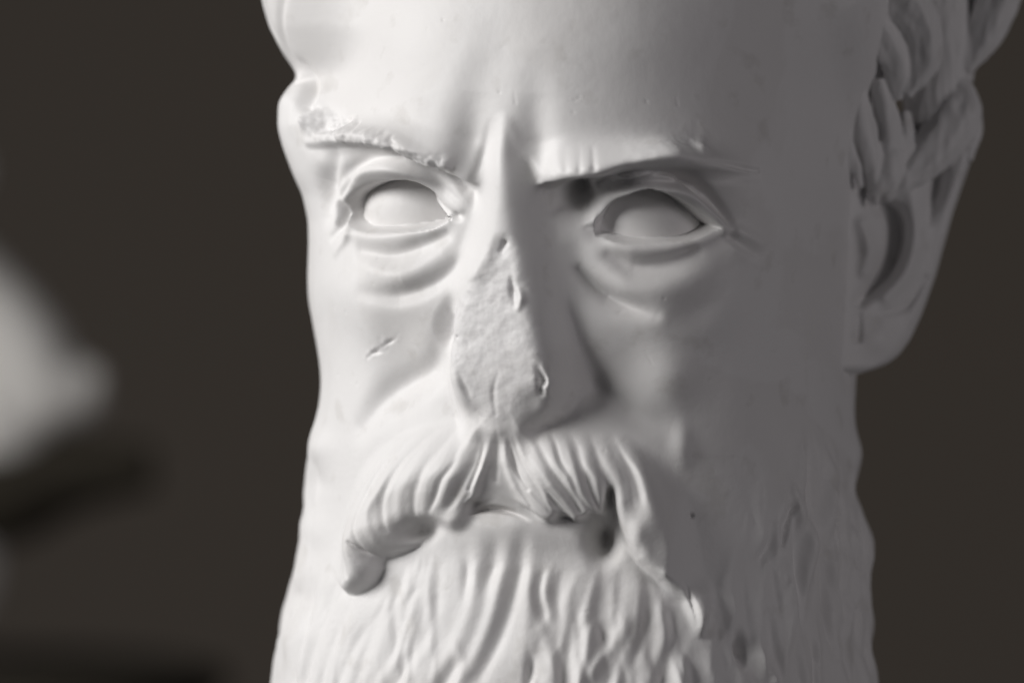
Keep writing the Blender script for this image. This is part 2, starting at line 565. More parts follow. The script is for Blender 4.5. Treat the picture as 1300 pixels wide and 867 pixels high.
# pouches below the eyes
stroke([(470, 338), (510, 347), (560, 328)], [20, 24, 18], [3, 7, 3])
stroke([(455, 374), (500, 378), (548, 362), (582, 330)], [16, 18, 16, 12], [-2, -9, -9, -3])
stroke([(745, 330), (790, 355), (850, 360), (900, 345)], [20, 26, 26, 20], [3, 8, 8, 3])
stroke([(728, 322), (745, 362), (785, 390), (835, 405)], [17, 16, 16, 20], [-8, -20, -17, 0])
stroke([(835, 410), (890, 395), (935, 350)], [24, 26, 24], [0, -5, 0])

sl_, sd = area([(735, 340), (800, 350), (940, 325), (955, 415), (840, 435), (745, 400)])
soften(sl_, sstep(14, -14, sd), 6)
# ------------------------------------------------------------------ brows
refresh()
# left: sharp lower edge falling to the root of the nose, broken at its outer end
stroke([(392, 180), (440, 180), (490, 190), (545, 211), (596, 231)], [8, 6, 6, 6, 7], [7, 11, 12, 12, 7], w2=[26, 26, 24, 24, 24], kind='c')
stroke([(400, 196), (450, 192), (495, 200), (548, 224), (596, 246)], [18, 20, 17, 15, 13], [-6, -12, -11, -11, -11])
# right
stroke([(690, 232), (732, 223), (790, 220), (850, 217), (900, 215), (962, 215)], [8, 7, 6, 6, 6, 6], [7, 14, 16, 18, 6, 0], w2=[34, 36, 40, 44, 30, 14], kind='c')
stroke([(694, 250), (738, 240), (800, 231), (860, 230), (915, 229), (965, 225)], [15, 15, 10, 9, 12, 10], [-10, -16, -11, -10, -5, -2])
bump(728, 258, 31, 27, -36)
stroke([(706, 268), (730, 244), (768, 226), (826, 218), (868, 226), (902, 250), (934, 286)], [12, 12, 8, 7, 8, 8, 8], [-8, -14, -12, -10, -12, -12, -2])
bump(734, 254, 24, 22, -26, rot=-20)
bump(600, 258, 16, 18, -6)
refresh()
stroke([(705, 220), (760, 214), (820, 209), (880, 206), (915, 206)], [20, 22, 22, 20, 14], [5, 8, 11, 11, 3])
refresh()
bump(848, 188, 38, 22, 11, rot=-8)
stroke([(905, 206), (935, 209), (966, 217)], [4, 5, 4], [-2, -6, -3])
for bx in (700, 716, 733, 752):
    stroke([(bx - 2, 188), (bx + 1, 214)], [4, 5], [-1, -3], n=4)
bump(893, 184, 14, 12, 6)

bump(404, 154, 28, 20, 15, rot=10)
bump(392, 156, 14, 14, 12)
stroke([(430, 168), (490, 184), (545, 206)], [16, 16, 14], [5, 5, 4])
CHIPS = []
CHIPS.append(rough([(386, 152), (405, 134), (430, 146), (470, 172), (520, 192), (570, 214), (560, 218), (510, 200), (460, 182), (410, 172)], 4.0, 16, 8, 1, 1))
stroke([(440, 150), (425, 160), (402, 166)], [7, 8, 6], [-4, -7, -3])
CHIPS.append(rough([(800, 186), (850, 166), (890, 164), (905, 178), (870, 194), (820, 202)], 1.3, 34, 14, 2))
sl_, sd = area([(560, 150), (640, 140), (720, 150), (735, 200), (700, 212), (660, 190), (615, 212), (565, 195)])
soften(sl_, sstep(14, -14, sd), 3.5)
stroke([(619, 160), (612, 198), (603, 230)], [8, 11, 8], [-1, -7, -4])
stroke([(640, 160), (654, 198), (678, 230)], [8, 11, 9], [-1, -8, -5])
# crow's-foot dip at the left temple edge
stroke([(425, 196), (412, 235), (414, 275)], [18, 20, 18], [-5, -13, -4])

# ------------------------------------------------------------------ carved locks at the left temple
refresh()
for pts, w, h in [
    ([(338, -20), (336, 25), (348, 62), (366, 92)], [6, 7, 7, 5], [-3, -6, -7, -3]),
    ([(360, -10), (352, 30), (362, 66), (376, 96)], [6, 7, 8, 5], [-2, -5, -6, -3]),
    ([(318, -20), (320, 25), (338, 66), (352, 88)], [7, 8, 8, 5], [-2, -4, -5, -2]),
    ([(384, 84), (390, 112), (386, 138)], [10, 13, 10], [-5, -13, -6]),
    ([(352, 100), (362, 96), (384, 98)], [6, 7, 8], [-6, -8, -4]),
    ([(372, 128), (370, 158), (380, 190)], [10, 12, 10], [2, 4, 1]),
]:
    stroke(pts, w, h)
# ------------------------------------------------------------------ cheeks
stroke([(560, 430), (545, 470), (490, 500), (455, 540)], [24, 30, 30, 26], [-8, -15, -13, -6])
stroke([(720, 400), (750, 470), (800, 520), (850, 540)], [24, 28, 26, 24], [-8, -14, -10, -4])
bump(850, 480, 60, 55, 12)
bump(752, 492, 30, 30, -20, rot=30)
bump(470, 420, 50, 50, 4)
# broken nose surface
refresh()
NOSE_CHIP = [(636, 312), (647, 335), (654, 380), (674, 420), (698, 468), (694, 497), (668, 505), (655, 532), (618, 538), (596, 516), (572, 474), (562, 425), (572, 388), (604, 355)]
sl_, sd = area([(628, 150), (598, 270), (560, 390), (550, 440), (566, 500), (600, 545), (690, 540), (735, 515), (735, 470), (700, 330), (660, 220)])
soften(sl_, sstep(12, -12, sd), 5.5)
sl_, sd = area(NOSE_CHIP)
c_ = SS[sl_][sd < 0].mean()
H[sl_] += sstep(16, -16, sd) * (0.14 * (SS[sl_] - c_) - 2 + 0.03 * (YY[sl_] - 430))
sl_, sd = area([(712, 300), (765, 300), (785, 400), (790, 480), (740, 500), (722, 400)])
soften(sl_, sstep(16, -16, sd), 8)
stroke([(738, 346), (770, 378), (828, 402)], [12, 13, 13], [-5, -13, -3])
CHIPS.append(rough(NOSE_CHIP, 1.8, 80, 14, 3, 1))
rough(NOSE_CHIP, 0.45, 24, 8, 1, 0)
rough(NOSE_CHIP, 0.22, 9, 6, 0, 0)
stroke([(566, 398), (568, 430), (576, 458)], [6, 9, 7], [-1, -5, -1])
stroke([(630, 478), (624, 500), (627, 528)], [4, 5, 4], [-0.5, -2.5, -1.5])
stroke([(580, 478), (588, 495), (596, 512)], [5, 6, 5], [-1, -3, -1])
stroke([(646, 356), (649, 372), (650, 388)], [5, 6, 5], [-2, -6, -2])
stroke([(657, 366), (661, 382), (655, 394)], [5, 6, 5], [2, 5, 2])
stroke([(638, 312), (632, 322)], [5, 5], [-5, -2])
stroke([(688, 466), (700, 480), (698, 500)], [7, 8, 6], [2, 6, 3])
stroke([(682, 470), (688, 486), (686, 502)], [6, 8, 6], [-3, -11, -5])
bump(690, 494, 5, 5, 4)


# ------------------------------------------------------------------ lower lip
refresh()
stroke([(550, 678), (605, 672), (655, 673), (715, 684)], [30, 46, 46, 30], [4, 12, 12, 3], w2=[22, 28, 28, 20])

# ------------------------------------------------------------------ beard
refresh()
brng = np.random.default_rng(21)
def drift(x0, y0, L, lean, amp, nseg=5, ph=0.0):
    pts = []
    for i in range(nseg + 1):
        t = i / nseg
        pts.append((x0 + lean * t * L + amp * math.sin(ph + t * 4.4), y0 + L * t))
    return pts
# scalloped outline of the whiskers
for s_, y_, r_, h_ in [(-340, 583, 32, 11), (-340, 630, 20, -3), (-340, 690, 36, 7), (-345, 742, 30, 4), (-345, 778, 20, -3), (-345, 830, 44, 7),
                       (700, 555, 34, 7), (700, 605, 26, -6), (700, 676, 48, 14), (700, 730, 18, -3), (700, 775, 34, 6), (700, 812, 16, -3), (700, 855, 34, 5)]:
    bump(s_, y_, 70 if s_ < 0 else 150, r_, h_, raw=True)
# side whiskers and beard: long soft locks, in head-local s, y
for row, (yr, cnt) in enumerate([(530, 6), (590, 7), (650, 7), (715, 10), (790, 11), (865, 11)]):
    lo = 345 if row < 3 else 80
    for sgn in (-1, 1):
        for i in range(cnt):
            f = (i + brng.uniform(-0.2, 1.2)) / cnt
            s0 = sgn * (lo + (640 - lo) * f)
            lean = sgn * brng.uniform(-0.05, 0.25)
            L = brng.uniform(110, 190)
            amp = brng.uniform(4, 12)
            w = brng.uniform(16, 28)
            hh = brng.uniform(2.0, 4.5) * (1.3 if s0 > 380 else 1.0)
            y0 = yr + brng.uniform(-30, 30)
            pts = drift(s0, y0, L, lean, amp, 5, brng.uniform(0, 6))
            stroke(pts, [w * 0.5, w, w, w * 0.7, w * 0.4], [0, hh, hh * 1.1, hh * 0.8, 0], raw=True)
            g = [(p[0] + w * 0.8 * sgn, p[1] + 14) for p in pts]
            stroke(g, [w * 0.3, w * 0.5, w * 0.5, w * 0.35, w * 0.2], [0, -hh * 0.8, -hh, -hh * 0.7, 0], raw=True)
for k in range(110):
    sgn = -1 if k % 2 else 1
    s0 = sgn * brng.uniform(40, 640)
    y0 = brng.uniform(700 if abs(s0) < 330 else 560, 880)
    pts = drift(s0, y0, brng.uniform(70, 140), sgn * brng.uniform(-0.1, 0.25), brng.uniform(6, 14), 6, brng.uniform(0, 6))
    w = brng.uniform(7, 11)
    hh = brng.choice([-1, 1]) * brng.uniform(1.5, 3.6) * (1.5 if s0 > 350 else (0.5 if s0 < -120 else 1))
    stroke(pts, [w * .4, w, w, w * .4], [0, hh, hh, 0], raw=True, n=4)
for k in range(300):
    sgn = -1 if k % 2 else 1
    s0 = sgn * brng.uniform(60, 640)
    y0 = brng.uniform(690 if abs(s0) < 330 else 520, 900)
    pts = drift(s0, y0, brng.uniform(50, 120), sgn * brng.uniform(-0.05, 0.3), brng.uniform(2, 7), 4, brng.uniform(0, 6))
    w = brng.uniform(4, 8)
    hh = brng.uniform(-2.2, 2.0)
    stroke(pts, [w * .5, w, w, w * .5], [0, hh, hh, 0], raw=True, n=4)
refresh()
# flutes below the lower lip and the main waves of the chin: ridges (+) and drill cuts (-)
for pts, w, h in [
    ([(588, 700), (590, 728), (587, 758)], [7, 10, 7], [-1, -6, -1]),
    ([(606, 690), (602, 725), (598, 765), (575, 820), (540, 875)], [12, 13, 15, 18, 18], [1, 4, 4, 4, 3]),
    ([(627, 688), (622, 718), (612, 752)], [9, 13, 10], [-2, -7, -1]),
    ([(642, 690), (634, 735), (624, 780), (606, 825), (580, 870)], [11, 13, 14, 14, 14], [1, 5, 5, 4, 3]),
    ([(660, 684), (656, 722), (646, 765), (628, 812), (606, 856)], [11, 13, 13, 14, 14], [-2, -7, -6, -6, -4]),
    ([(674, 690), (670, 740), (668, 790), (660, 830)], [11, 14, 17, 17], [1, 5, 5, 3]),
    ([(686, 722), (680, 748), (686, 775), (696, 792)], [6, 8, 8, 6], [-1, -5, -5, -1]),
    ([(698, 716), (690, 748), (695, 780)], [6, 8, 7], [1, 5, 1]),
    ([(712, 722), (703, 752), (708, 782)], [7, 9, 7], [-1, -4, -1]),
    ([(730, 728), (718, 760), (722, 795)], [7, 10, 9], [1, 3, 1]),
    ([(748, 735), (738, 765), (728, 790)], [7, 9, 7], [-1, -3, -1]),
    ([(692, 800), (700, 840), (695, 880)], [16, 20, 20], [1, 5, 5]),
    ([(725, 800), (716, 840), (714, 880)], [10, 13, 13], [-1, -5, -5]),
    ([(762, 782), (744, 806), (734, 850), (733, 880)], [8, 10, 10, 10], [1, 4, 4, 3]),
    ([(772, 800), (752, 835), (745, 875)], [10, 13, 11], [-1, -4, -3]),
    ([(790, 760), (785, 800), (762, 838), (750, 860)], [11, 13, 10, 8], [1, 4, 5, 3]),
    ([(812, 790), (795, 825), (770, 868)], [10, 13, 11], [-1, -5, -5]),
    ([(818, 770), (812, 805), (790, 842), (778, 870)], [10, 12, 10, 9], [1, 4, 4, 3]),
    ([(838, 770), (835, 815), (825, 870)], [11, 14, 13], [1, 4, 3]),
    ([(855, 780), (850, 830), (845, 880)], [10, 13, 11], [-2, -5, -4]),
    ([(870, 810), (872, 850), (868, 885)], [10, 13, 13], [1, 6, 5]),
    ([(905, 790), (908, 830), (900, 880)], [12, 18, 16], [1, 4, 3]),
    ([(965, 800), (968, 830), (980, 862)], [8, 11, 11], [1, 10, 8]),
    ([(985, 790), (990, 830), (1000, 870)], [9, 11, 10], [-2, -6, -4]),
    ([(1042, 560), (1058, 610), (1046, 668), (1064, 728)], [16, 24, 24, 18], [1, 11, 12, 3]),
    ([(1000, 600), (1016, 645), (1030, 690), (1024, 740)], [14, 22, 22, 16], [1, 11, 12, 3]),
    ([(1012, 636), (1003, 662), (998, 692)], [7, 10, 7], [-3, -13, -3]),
    ([(982, 680), (974, 705), (970, 730)], [8, 11, 8], [-2, -11, -2]),
    ([(1000, 712), (1004, 732), (996, 750)], [8, 10, 7], [-1, -6, -1]),
    ([(1058, 640), (1074, 675), (1072, 735)], [8, 10, 9], [-2, -12, -3]),
    ([(1046, 715), (1054, 775), (1066, 830)], [10, 13, 11], [-3, -17, -5]),
    ([(1075, 690), (1084, 745), (1080, 800)], [14, 18, 14], [1, 10, 3]),
    ([(1030, 760), (1032, 815), (1040, 870)], [14, 18, 14], [1, 11, 5]),
    ([(940, 690), (925, 740), (930, 790)], [14, 18, 12], [1, 5, 1]),
    ([(556, 715), (552, 760), (548, 790)], [9, 11, 9], [-1, -3, -1]),
    ([(545, 790), (515, 835), (495, 875)], [12, 16, 15], [-1, -3, -3]),
    ([(575, 840), (555, 870)], [12, 16], [-4, -6]),
    ([(470, 780), (445, 825), (425, 880)], [9, 11, 10], [-1, -3, -3]),
    ([(395, 740), (388, 790), (382, 840)], [9, 11, 9], [-1, -3, -1]),
]:
    stroke(pts, w, h)
bump(943, 822, 11, 26, -28, rot=-14)
bump(674, 852, 6, 26, -9, rot=4)
sl_, sd = area([(-700, 520), (-330, 520), (-200, 700), (200, 700), (330, 520), (700, 520), (700, 940), (-700, 940)], raw=True)
soften(sl_, sstep(10, -10, sd), 2.4)

# ------------------------------------------------------------------ moustache
refresh()
# swelling roll of each half (right of travel is the lower side on the left half reversed on the right half)
def ahead(pts, h):
    """base points for a form that will stand h proud"""
    hh = expand(h, 1, len(pts))
    return [(p[0] + 0.33 * q, p[1]) for p, q in zip(pts, hh)]
def mass(low, up, wup):
    """a swelling bounded by a crisp lower edge (x, y, edge width, height) and a soft upper one"""
    shift = lambda p: (p[0] + 7, p[1])
    L = pts2sy([shift(p) for p in low]); U = pts2sy([shift(p) for p in up])
    QL, QU = catmull(L, 5), catmull(U, 6)
    wl = expand([p[2] for p in low], 5, len(QL)); hl = expand([p[3] for p in low], 5, len(QL))
    poly = np.vstack([QL, QU[1:-1]])
    sl_ = window(poly.min(0) - 20, poly.max(0) + 20)
    sd = inside(poly, sl_)
    def dist(Q, vals):
        X, Y = SS[sl_], YY[sl_]
        best = np.full(X.shape, 1e9); al = np.zeros(X.shape)
        acc = [np.zeros(X.shape) for _ in vals]; wsum = np.zeros(X.shape)
        for i in range(len(Q) - 1):
            p, d = Q[i], Q[i + 1] - Q[i]
            t = np.clip(((X - p[0]) * d[0] + (Y - p[1]) * d[1]) / max((d * d).sum(), 1e-9), 0, 1)
            dd = (X - p[0] - t * d[0]) ** 2 + (Y - p[1] - t * d[1]) ** 2
            best = np.minimum(best, dd)
            w = 1.0 / (dd + 30.0) ** 2
            wsum += w
            for q, v in enumerate(vals):
                acc[q] += w * (v[i] * (1 - t) + v[i + 1] * t)
        return np.sqrt(best), [a_ / wsum for a_ in acc]
    dl, (W_, H_) = dist(QL, [wl, hl])
    du, _ = dist(QU, [])
    t = np.clip(dl / W_, 0, 1)
    f = np.sqrt(1 - (1 - t) ** 2) * (0.82 + 0.18 * np.clip(dl / 40, 0, 1)) * sstep(0, wup, du)
    H[sl_] += np.where(sd < 0, H_ * f, 0)
    PART[sl_] = np.where((sd < -2) & (du > 8), MOUST, PART[sl_])

LOWL = [(626, 627, 12, 17), (610, 638, 9, 21), (594, 641, 7, 24), (585, 656, 6, 24), (571, 671, 5, 20), (558, 665, 7, 24), (548, 659, 9, 26), (540, 662, 14, 27),
        (532, 672, 30, 30), (520, 690, 46, 39), (498, 702, 52, 51), (480, 708, 40, 54), (478, 724, 18, 46), (464, 740, 14, 41), (440, 753, 11, 33), (424, 742, 10, 24), (413, 722, 12, 22)]
UPL = [(411, 722), (418, 690), (427, 650), (442, 608), (466, 568), (508, 540), (562, 526), (618, 516), (626, 560), (626, 627)]
LOWR = [(630, 627, 12, 16), (647, 641, 8, 21), (665, 648, 7, 24), (690, 659, 6, 22), (707, 655, 8, 24), (725, 663, 6, 21), (741, 655, 9, 26), (757, 657, 8, 24),
        (765, 640, 6, 27), (770, 622, 8, 32), (776, 650, 10, 41), (787, 682, 10, 44), (800, 703, 9, 39), (812, 716, 9, 37), (832, 737, 8, 34), (858, 757, 6, 27), (863, 762, 7, 27), (874, 788, 6, 27), (885, 806, 5, 17), (894, 782, 8, 24), (899, 752, 10, 24), (892, 722, 12, 22)]
UPR = [(892, 722), (884, 680), (872, 640), (852, 600), (822, 565), (780, 545), (720, 530), (660, 526), (634, 516), (629, 560), (630, 627)]
RL = [(620, 556), (604, 545), (585, 540), (560, 538), (530, 542), (505, 550), (490, 565)]
ML_ = [(608, 606), (584, 600), (553, 598), (516, 594), (482, 612), (455, 640), (440, 655)]
EL = [(571, 664), (555, 658), (539, 650), (508, 668), (480, 698), (458, 732), (424, 730)]
RR = [(630, 556), (648, 548), (675, 542), (705, 540), (735, 542), (765, 548), (800, 560)]
MR_ = [(645, 605), (678, 600), (706, 595), (732, 595), (760, 600), (800, 622), (842, 640)]
ER = [(690, 655), (723, 658), (735, 648), (754, 652), (768, 640), (799, 696), (858, 748)]
def flow(R_, M_, E_, u):
    c = lambda P_: catmull(P_, 10)[min(int(u * 10 * (len(P_) - 1)), 10 * (len(P_) - 1))]
    r, m, e = c(R_), c(M_), c(E_)
    t = np.linspace(0, 1, 6)[:, None]
    return (1 - t) ** 2 * r + 2 * t * (1 - t) * (2 * m - 0.5 * r - 0.5 * e) + t ** 2 * e
mrng = np.random.default_rng(5)
STR = []
for R_, M_, E_ in ((RL, ML_, EL), (RR, MR_, ER)):
    lit = 0.48 if R_ is RL else 0.75
    big = np.sort(np.clip(np.linspace(0.04, 0.96, 7) + mrng.uniform(-.04, .04, 7), 0, 1))
    wob = lambda q, a_: q + np.array([[a_ * math.sin(3.0 * i + 9 * u), 0] for i in range(len(q))])
    for u in big:                                              # the big locks
        STR.append((pts2sy([(x + 7, y) for x, y in wob(flow(R_, M_, E_, u), 1)]), [8, 12, 13, 8], [0, 4.5 * lit, 7.0 * lit, 3.5 * lit]))
    for u in (big[1:] + big[:-1]) / 2:
        STR.append((pts2sy([(x + 7, y) for x, y in wob(flow(R_, M_, E_, u), 1)]), [4, 6, 7, 5], [0, -3.5 * lit, -7.0 * lit, -5.0 * lit]))
    for k in range(34):                                        # fine strands
        u = mrng.uniform(0.02, 0.98)
        q = flow(R_, M_, E_, u)
        i0 = mrng.integers(0, 3)
        hh = mrng.uniform(-2.6, 1.8) * lit
        w = mrng.uniform(2.0, 4.2)
        STR.append((pts2sy([(x + 7, y) for x, y in wob(q, 2)[i0:]]), [w * .6, w, w, w * .6], [0, hh, hh, 0]))
mass(LOWL, UPL, 74)
mass(LOWR, UPR, 64)
bump(*hit(628, 550), 26, 24, 9, raw=True)
for q, w, h in STR:
    stroke(q, w, h, raw=True, n=4)
sl_, sd = area([(-320, 520), (320, 520), (350, 780), (-350, 780)], raw=True)
soften(sl_, sstep(10, -10, sd), 1.3)
# short strands where the two halves part below the nose
refresh()
for pts, w, h in [
    ([(627, 548), (627, 582), (626, 612)], [4, 6, 6], [-.5, -2, -2]),
    ([(620, 556), (617, 590), (606, 626), (596, 640)], [5, 7, 7, 4], [0, 4, 5, 2]),
    ([(613, 560), (606, 592), (594, 624)], [3, 4, 4], [0, -3, -3]),
    ([(635, 556), (640, 588), (652, 620), (668, 642)], [5, 8, 8, 4], [0, 4, 5, 2]),
    ([(642, 556), (652, 590), (668, 622)], [3, 4, 4], [0, -3, -3]),
    ([(650, 550), (664, 584), (684, 618), (704, 648)], [4, 6, 6, 4], [0, 3, 4, 2]),
]:
    stroke(pts, w, h, n=5)
# ridge of the long outer lock on the shaded side, and the hollow seam at the tip of the other
refresh()
stroke([(790, 560), (812, 598), (816, 645), (808, 690), (826, 724), (854, 750)], [10, 12, 12, 9, 7, 4], [2, 9, 11, 9, 7, 3], w2=[16, 22, 26, 22, 16, 8])
sl_, sd = area([(790, 650), (830, 640), (850, 690), (840, 725), (805, 700)])
soften(sl_, sstep(10, -10, sd), 5)
stroke([(440, 690), (458, 700), (476, 706)], [4, 5, 4], [-3, -7, -4])
sl_, sd = area([(852, 722), (905, 722), (908, 800), (885, 815), (865, 800)])
soften(sl_, sstep(10, -10, sd), 3.5)
stroke([(872, 736), (879, 768), (884, 792)], [3, 4, 3], [-1, -5, -2])
stroke([(866, 740), (872, 768), (880, 792)], [3, 4, 3], [0, 3, 1])
# the parting of the lips and the dark pockets at the corners of the mouth
MG = np.array([(-34, 651), (-16, 646), (4, 645), (24, 648), (44, 655)], float)
M2 = [hit(526, 676), hit(766, 686)]
sl_, sd = area([(-84, 652), (-30, 646), (40, 648), (96, 662), (96, 712), (-90, 708)], raw=True)
soften(sl_, sstep(9, -9, sd), 5)
stroke(MG, [3, 3.5, 3.5, 3.5, 3], [-2, -13, -14, -9, -1], w2=[4, 7, 7, 7, 6], raw=True)
bump(*M2[0], 30, 19, -30, rot=-25, raw=True)
bump(*M2[1], 25, 34, -50, raw=True)
refresh()
# pocket between the outer fold and the cheek, catching the light beyond it
bump(868, 562, 22, 40, 7, rot=-12)
refresh()

# pits and nicks of age scattered over the stone
prng = np.random.default_rng(11)
for k in range(70):
    px_, py_ = prng.uniform(390, 1080), prng.uniform(5, 860)
    r_ = prng.uniform(1.6, 3.0)
    if 225 < py_ < 310:
        continue
    bump(px_, py_, r_, r_ * prng.uniform(.7, 1.6), -prng.uniform(0.25, 1.0), rot=prng.uniform(0, 180))
for k in range(9):
    px_, py_, an = prng.uniform(400, 1050), prng.choice([60, 110, 400, 450, 500]) + prng.uniform(-20, 20), prng.uniform(0, 3.1)
    L_ = prng.uniform(8, 26)
    stroke([(px_, py_), (px_ + L_ * math.cos(an), py_ + L_ * math.sin(an))], [1.8, 1.8], [-0.2, -0.6], n=4)
# small marks: scratches on the lit cheek, a drill pit on the shaded one
for pts in ([(464, 456), (474, 447), (480, 444)], [(484, 442), (492, 437), (500, 432)], [(470, 450), (482, 449)]):
    stroke(pts, [2.5, 3, 2.5], [-1.5, -2.5, -1], n=4)
CHIPS.append(rough([(458, 460), (475, 440), (505, 428), (500, 440), (478, 452)], 0.5, 8, 4, 2))
bump(879, 652, 4, 4, -7)
bump(578, 430, 3, 3, -6)
stroke([(1010, 645), (1002, 665), (996, 690)], [3, 4, 3], [-3, -6, -3])

# ------------------------------------------------------------------ which carved part is where
def mark(pid, pts, raw=False, over=True):
    sl_, sd = area(pts, raw)
    m = (sd < 0) & (PART[sl_] != EYE)
    if not over:
        m &= PART[sl_] == FACE
    PART[sl_] = np.where(m, pid, PART[sl_])
rawp = lambda *p: list(p)
PART[(YY > 560) & (np.abs(SS) < 330)] = BEARD
PART[(YY > 500 + 40 * np.sin(np.abs(SS) / 60)) & (np.abs(SS) >= 330) & (np.abs(SS) < 560)] = BEARD
PART[(YY > 520) & (np.abs(SS) >= 560)] = BEARD
PART[(YY < 70 + 0.25 * (np.abs(SS) - 430)) & (np.abs(SS) > 430)] = HAIR
PART[YY < -190] = HAIR
PART[(np.abs(SS) > 600) & (YY < 520)] = HAIR
mark(LIP, [(568, 660), (600, 648), (650, 648), (700, 660), (690, 682), (640, 684), (590, 682)])
mark(NOSE, [(628, 150), (612, 210), (598, 270), (592, 320), (570, 380), (556, 430), (566, 490), (600, 528), (650, 530), (690, 524), (735, 515), (735, 470), (715, 400), (690, 330), (668, 280), (655, 220), (640, 170)])
LIDS = (8, 9, 10, 11)
mark(8, LE_TOP + [(580, 266), (562, 240), (535, 220), (500, 210), (466, 214), (440, 238), (428, 268)])
mark(9, LE_BOT + [(446, 300), (475, 312), (515, 312), (552, 300), (575, 280)])
mark(10, RE_TOP + [(922, 288), (894, 262), (862, 240), (828, 228), (795, 232), (764, 252), (746, 284)])
mark(11, RE_BOT + [(766, 312), (805, 324), (848, 324), (888, 312), (916, 297)])
mark(BROW, [(380, 160), (400, 130), (440, 142), (500, 178), (560, 205), (605, 228), (600, 240), (545, 222), (490, 198), (440, 188), (395, 186)])
mark(BROW, [(678, 225), (720, 190), (800, 168), (860, 155), (910, 165), (968, 205), (965, 220), (900, 214), (800, 215), (730, 220), (690, 238)])
# ------------------------------------------------------------------ whole-surface wear
H += 0.35 * fbm(SS, YY, 60, 3, 4)
P = P0 + N0 * H[..., None]

# ------------------------------------------------------------------ build the meshes
def to_mesh_coords(Pl):             # head-local -> bust object coordinates in metres
    return np.stack([Pl[..., 0], -Pl[..., 1], Pl[..., 2]], -1) * K

bust = bpy.data.objects.new('marble_bust', None)
COL.objects.link(bust)
BASE = -760.0
A = Matrix.Rotation(ROLL, 4, 'Y') @ Matrix.Translation(Vector((AX * K, Y0 * K, 0))) @ Matrix.Rotation(-YAW, 4, 'Z')
bust.matrix_world = A
bust['label'] = 'white marble head of a bearded man with broken nose'
bust['category'] = 'sculpture'

def grid_faces(ny, nt, wrap=True):
    i = np.arange(ny - 1)[:, None]
    j = np.arange(nt if wrap else nt - 1)[None, :]
    j2 = (j + 1) % nt
    return np.stack([i * nt + j, (i + 1) * nt + j, (i + 1) * nt + j2, i * nt + j2], -1).reshape(-1, 4)

def make_mesh(name, co, quads, mat, normals=None):
    me = bpy.data.meshes.new(name)
    me.vertices.add(len(co))
    me.vertices.foreach_set('co', co.astype(np.float32).ravel())
    nf = len(quads)
    me.loops.add(nf * 4)
    me.loops.foreach_set('vertex_index', quads.astype(np.int32).ravel())
    me.polygons.add(nf)
    me.polygons.foreach_set('loop_start', np.arange(0, nf * 4, 4, dtype=np.int32))
    me.polygons.foreach_set('loop_total', np.full(nf, 4, dtype=np.int32))
    me.update(calc_edges=True)
    me.polygons.foreach_set('use_smooth', np.ones(nf, bool))
    me.materials.append(mat)
    if normals is not None:
        me.normals_split_custom_set_from_vertices(normals.astype(np.float32).tolist())
    o = bpy.data.objects.new(name, me)
    COL.objects.link(o)
    return o

V = to_mesh_coords(P).reshape(-1, 3)
F = grid_faces(NY, NT)
# vertex normals over the whole carved surface
e1, e2 = V[F[:, 2]] - V[F[:, 0]], V[F[:, 3]] - V[F[:, 1]]
fn = np.cross(e1, e2)
vn = np.zeros_like(V)
for q in range(4):
    for c in range(3):
        vn[:, c] += np.bincount(F[:, q], fn[:, c], len(V))
flip = (vn[NY // 2 * NT + NT // 2][1] > 0)
vn /= np.maximum(np.linalg.norm(vn, axis=1, keepdims=True), 1e-12)
if flip:
    F = F[:, ::-1]
    vn = -vn
part = PART.ravel()[F].min(1) * 0 + PART.ravel()[F[:, 0]]

CHIPM = np.zeros(SS.shape)
for sl_, sd in CHIPS:
    CHIPM[sl_] = np.maximum(CHIPM[sl_], sstep(3, -9, sd))
CHIPM = CHIPM.ravel()

def emit(name, mask, mat):
    f = F[mask]
    used, inv = np.unique(f, return_inverse=True)
    o = make_mesh(name, V[used], inv.reshape(-1, 4), mat, vn[used])
    at = o.data.attributes.new('chip', 'FLOAT', 'POINT')
    at.data.foreach_set('value', CHIPM[used].astype(np.float32))
    o.parent = bust
    return o
names = {FACE: 'face', NOSE: 'nose', BROW: 'eyebrow', MOUST: 'moustache', BEARD: 'beard', HAIR: 'hair', LIP: 'lower_lip', EYE: 'eye', 8: 'eyelid', 9: 'eyelid', 10: 'eyelid', 11: 'eyelid'}
SIDE = SS.ravel()[F[:, 0]] < 0
for pid, nm in names.items():
    mk = part == pid
    if not mk.any():
        continue
    mat = M_HAIR if pid in (MOUST, BEARD, HAIR) else M_SKIN
    if pid in (EYE, BROW):
        emit(nm, mk & SIDE, mat)
        emit(nm, mk & ~SIDE, mat)
    else:
        o = emit(nm, mk, mat)
        if pid == NOSE:
            o['label'] = 'broken nose with a rough chipped front'

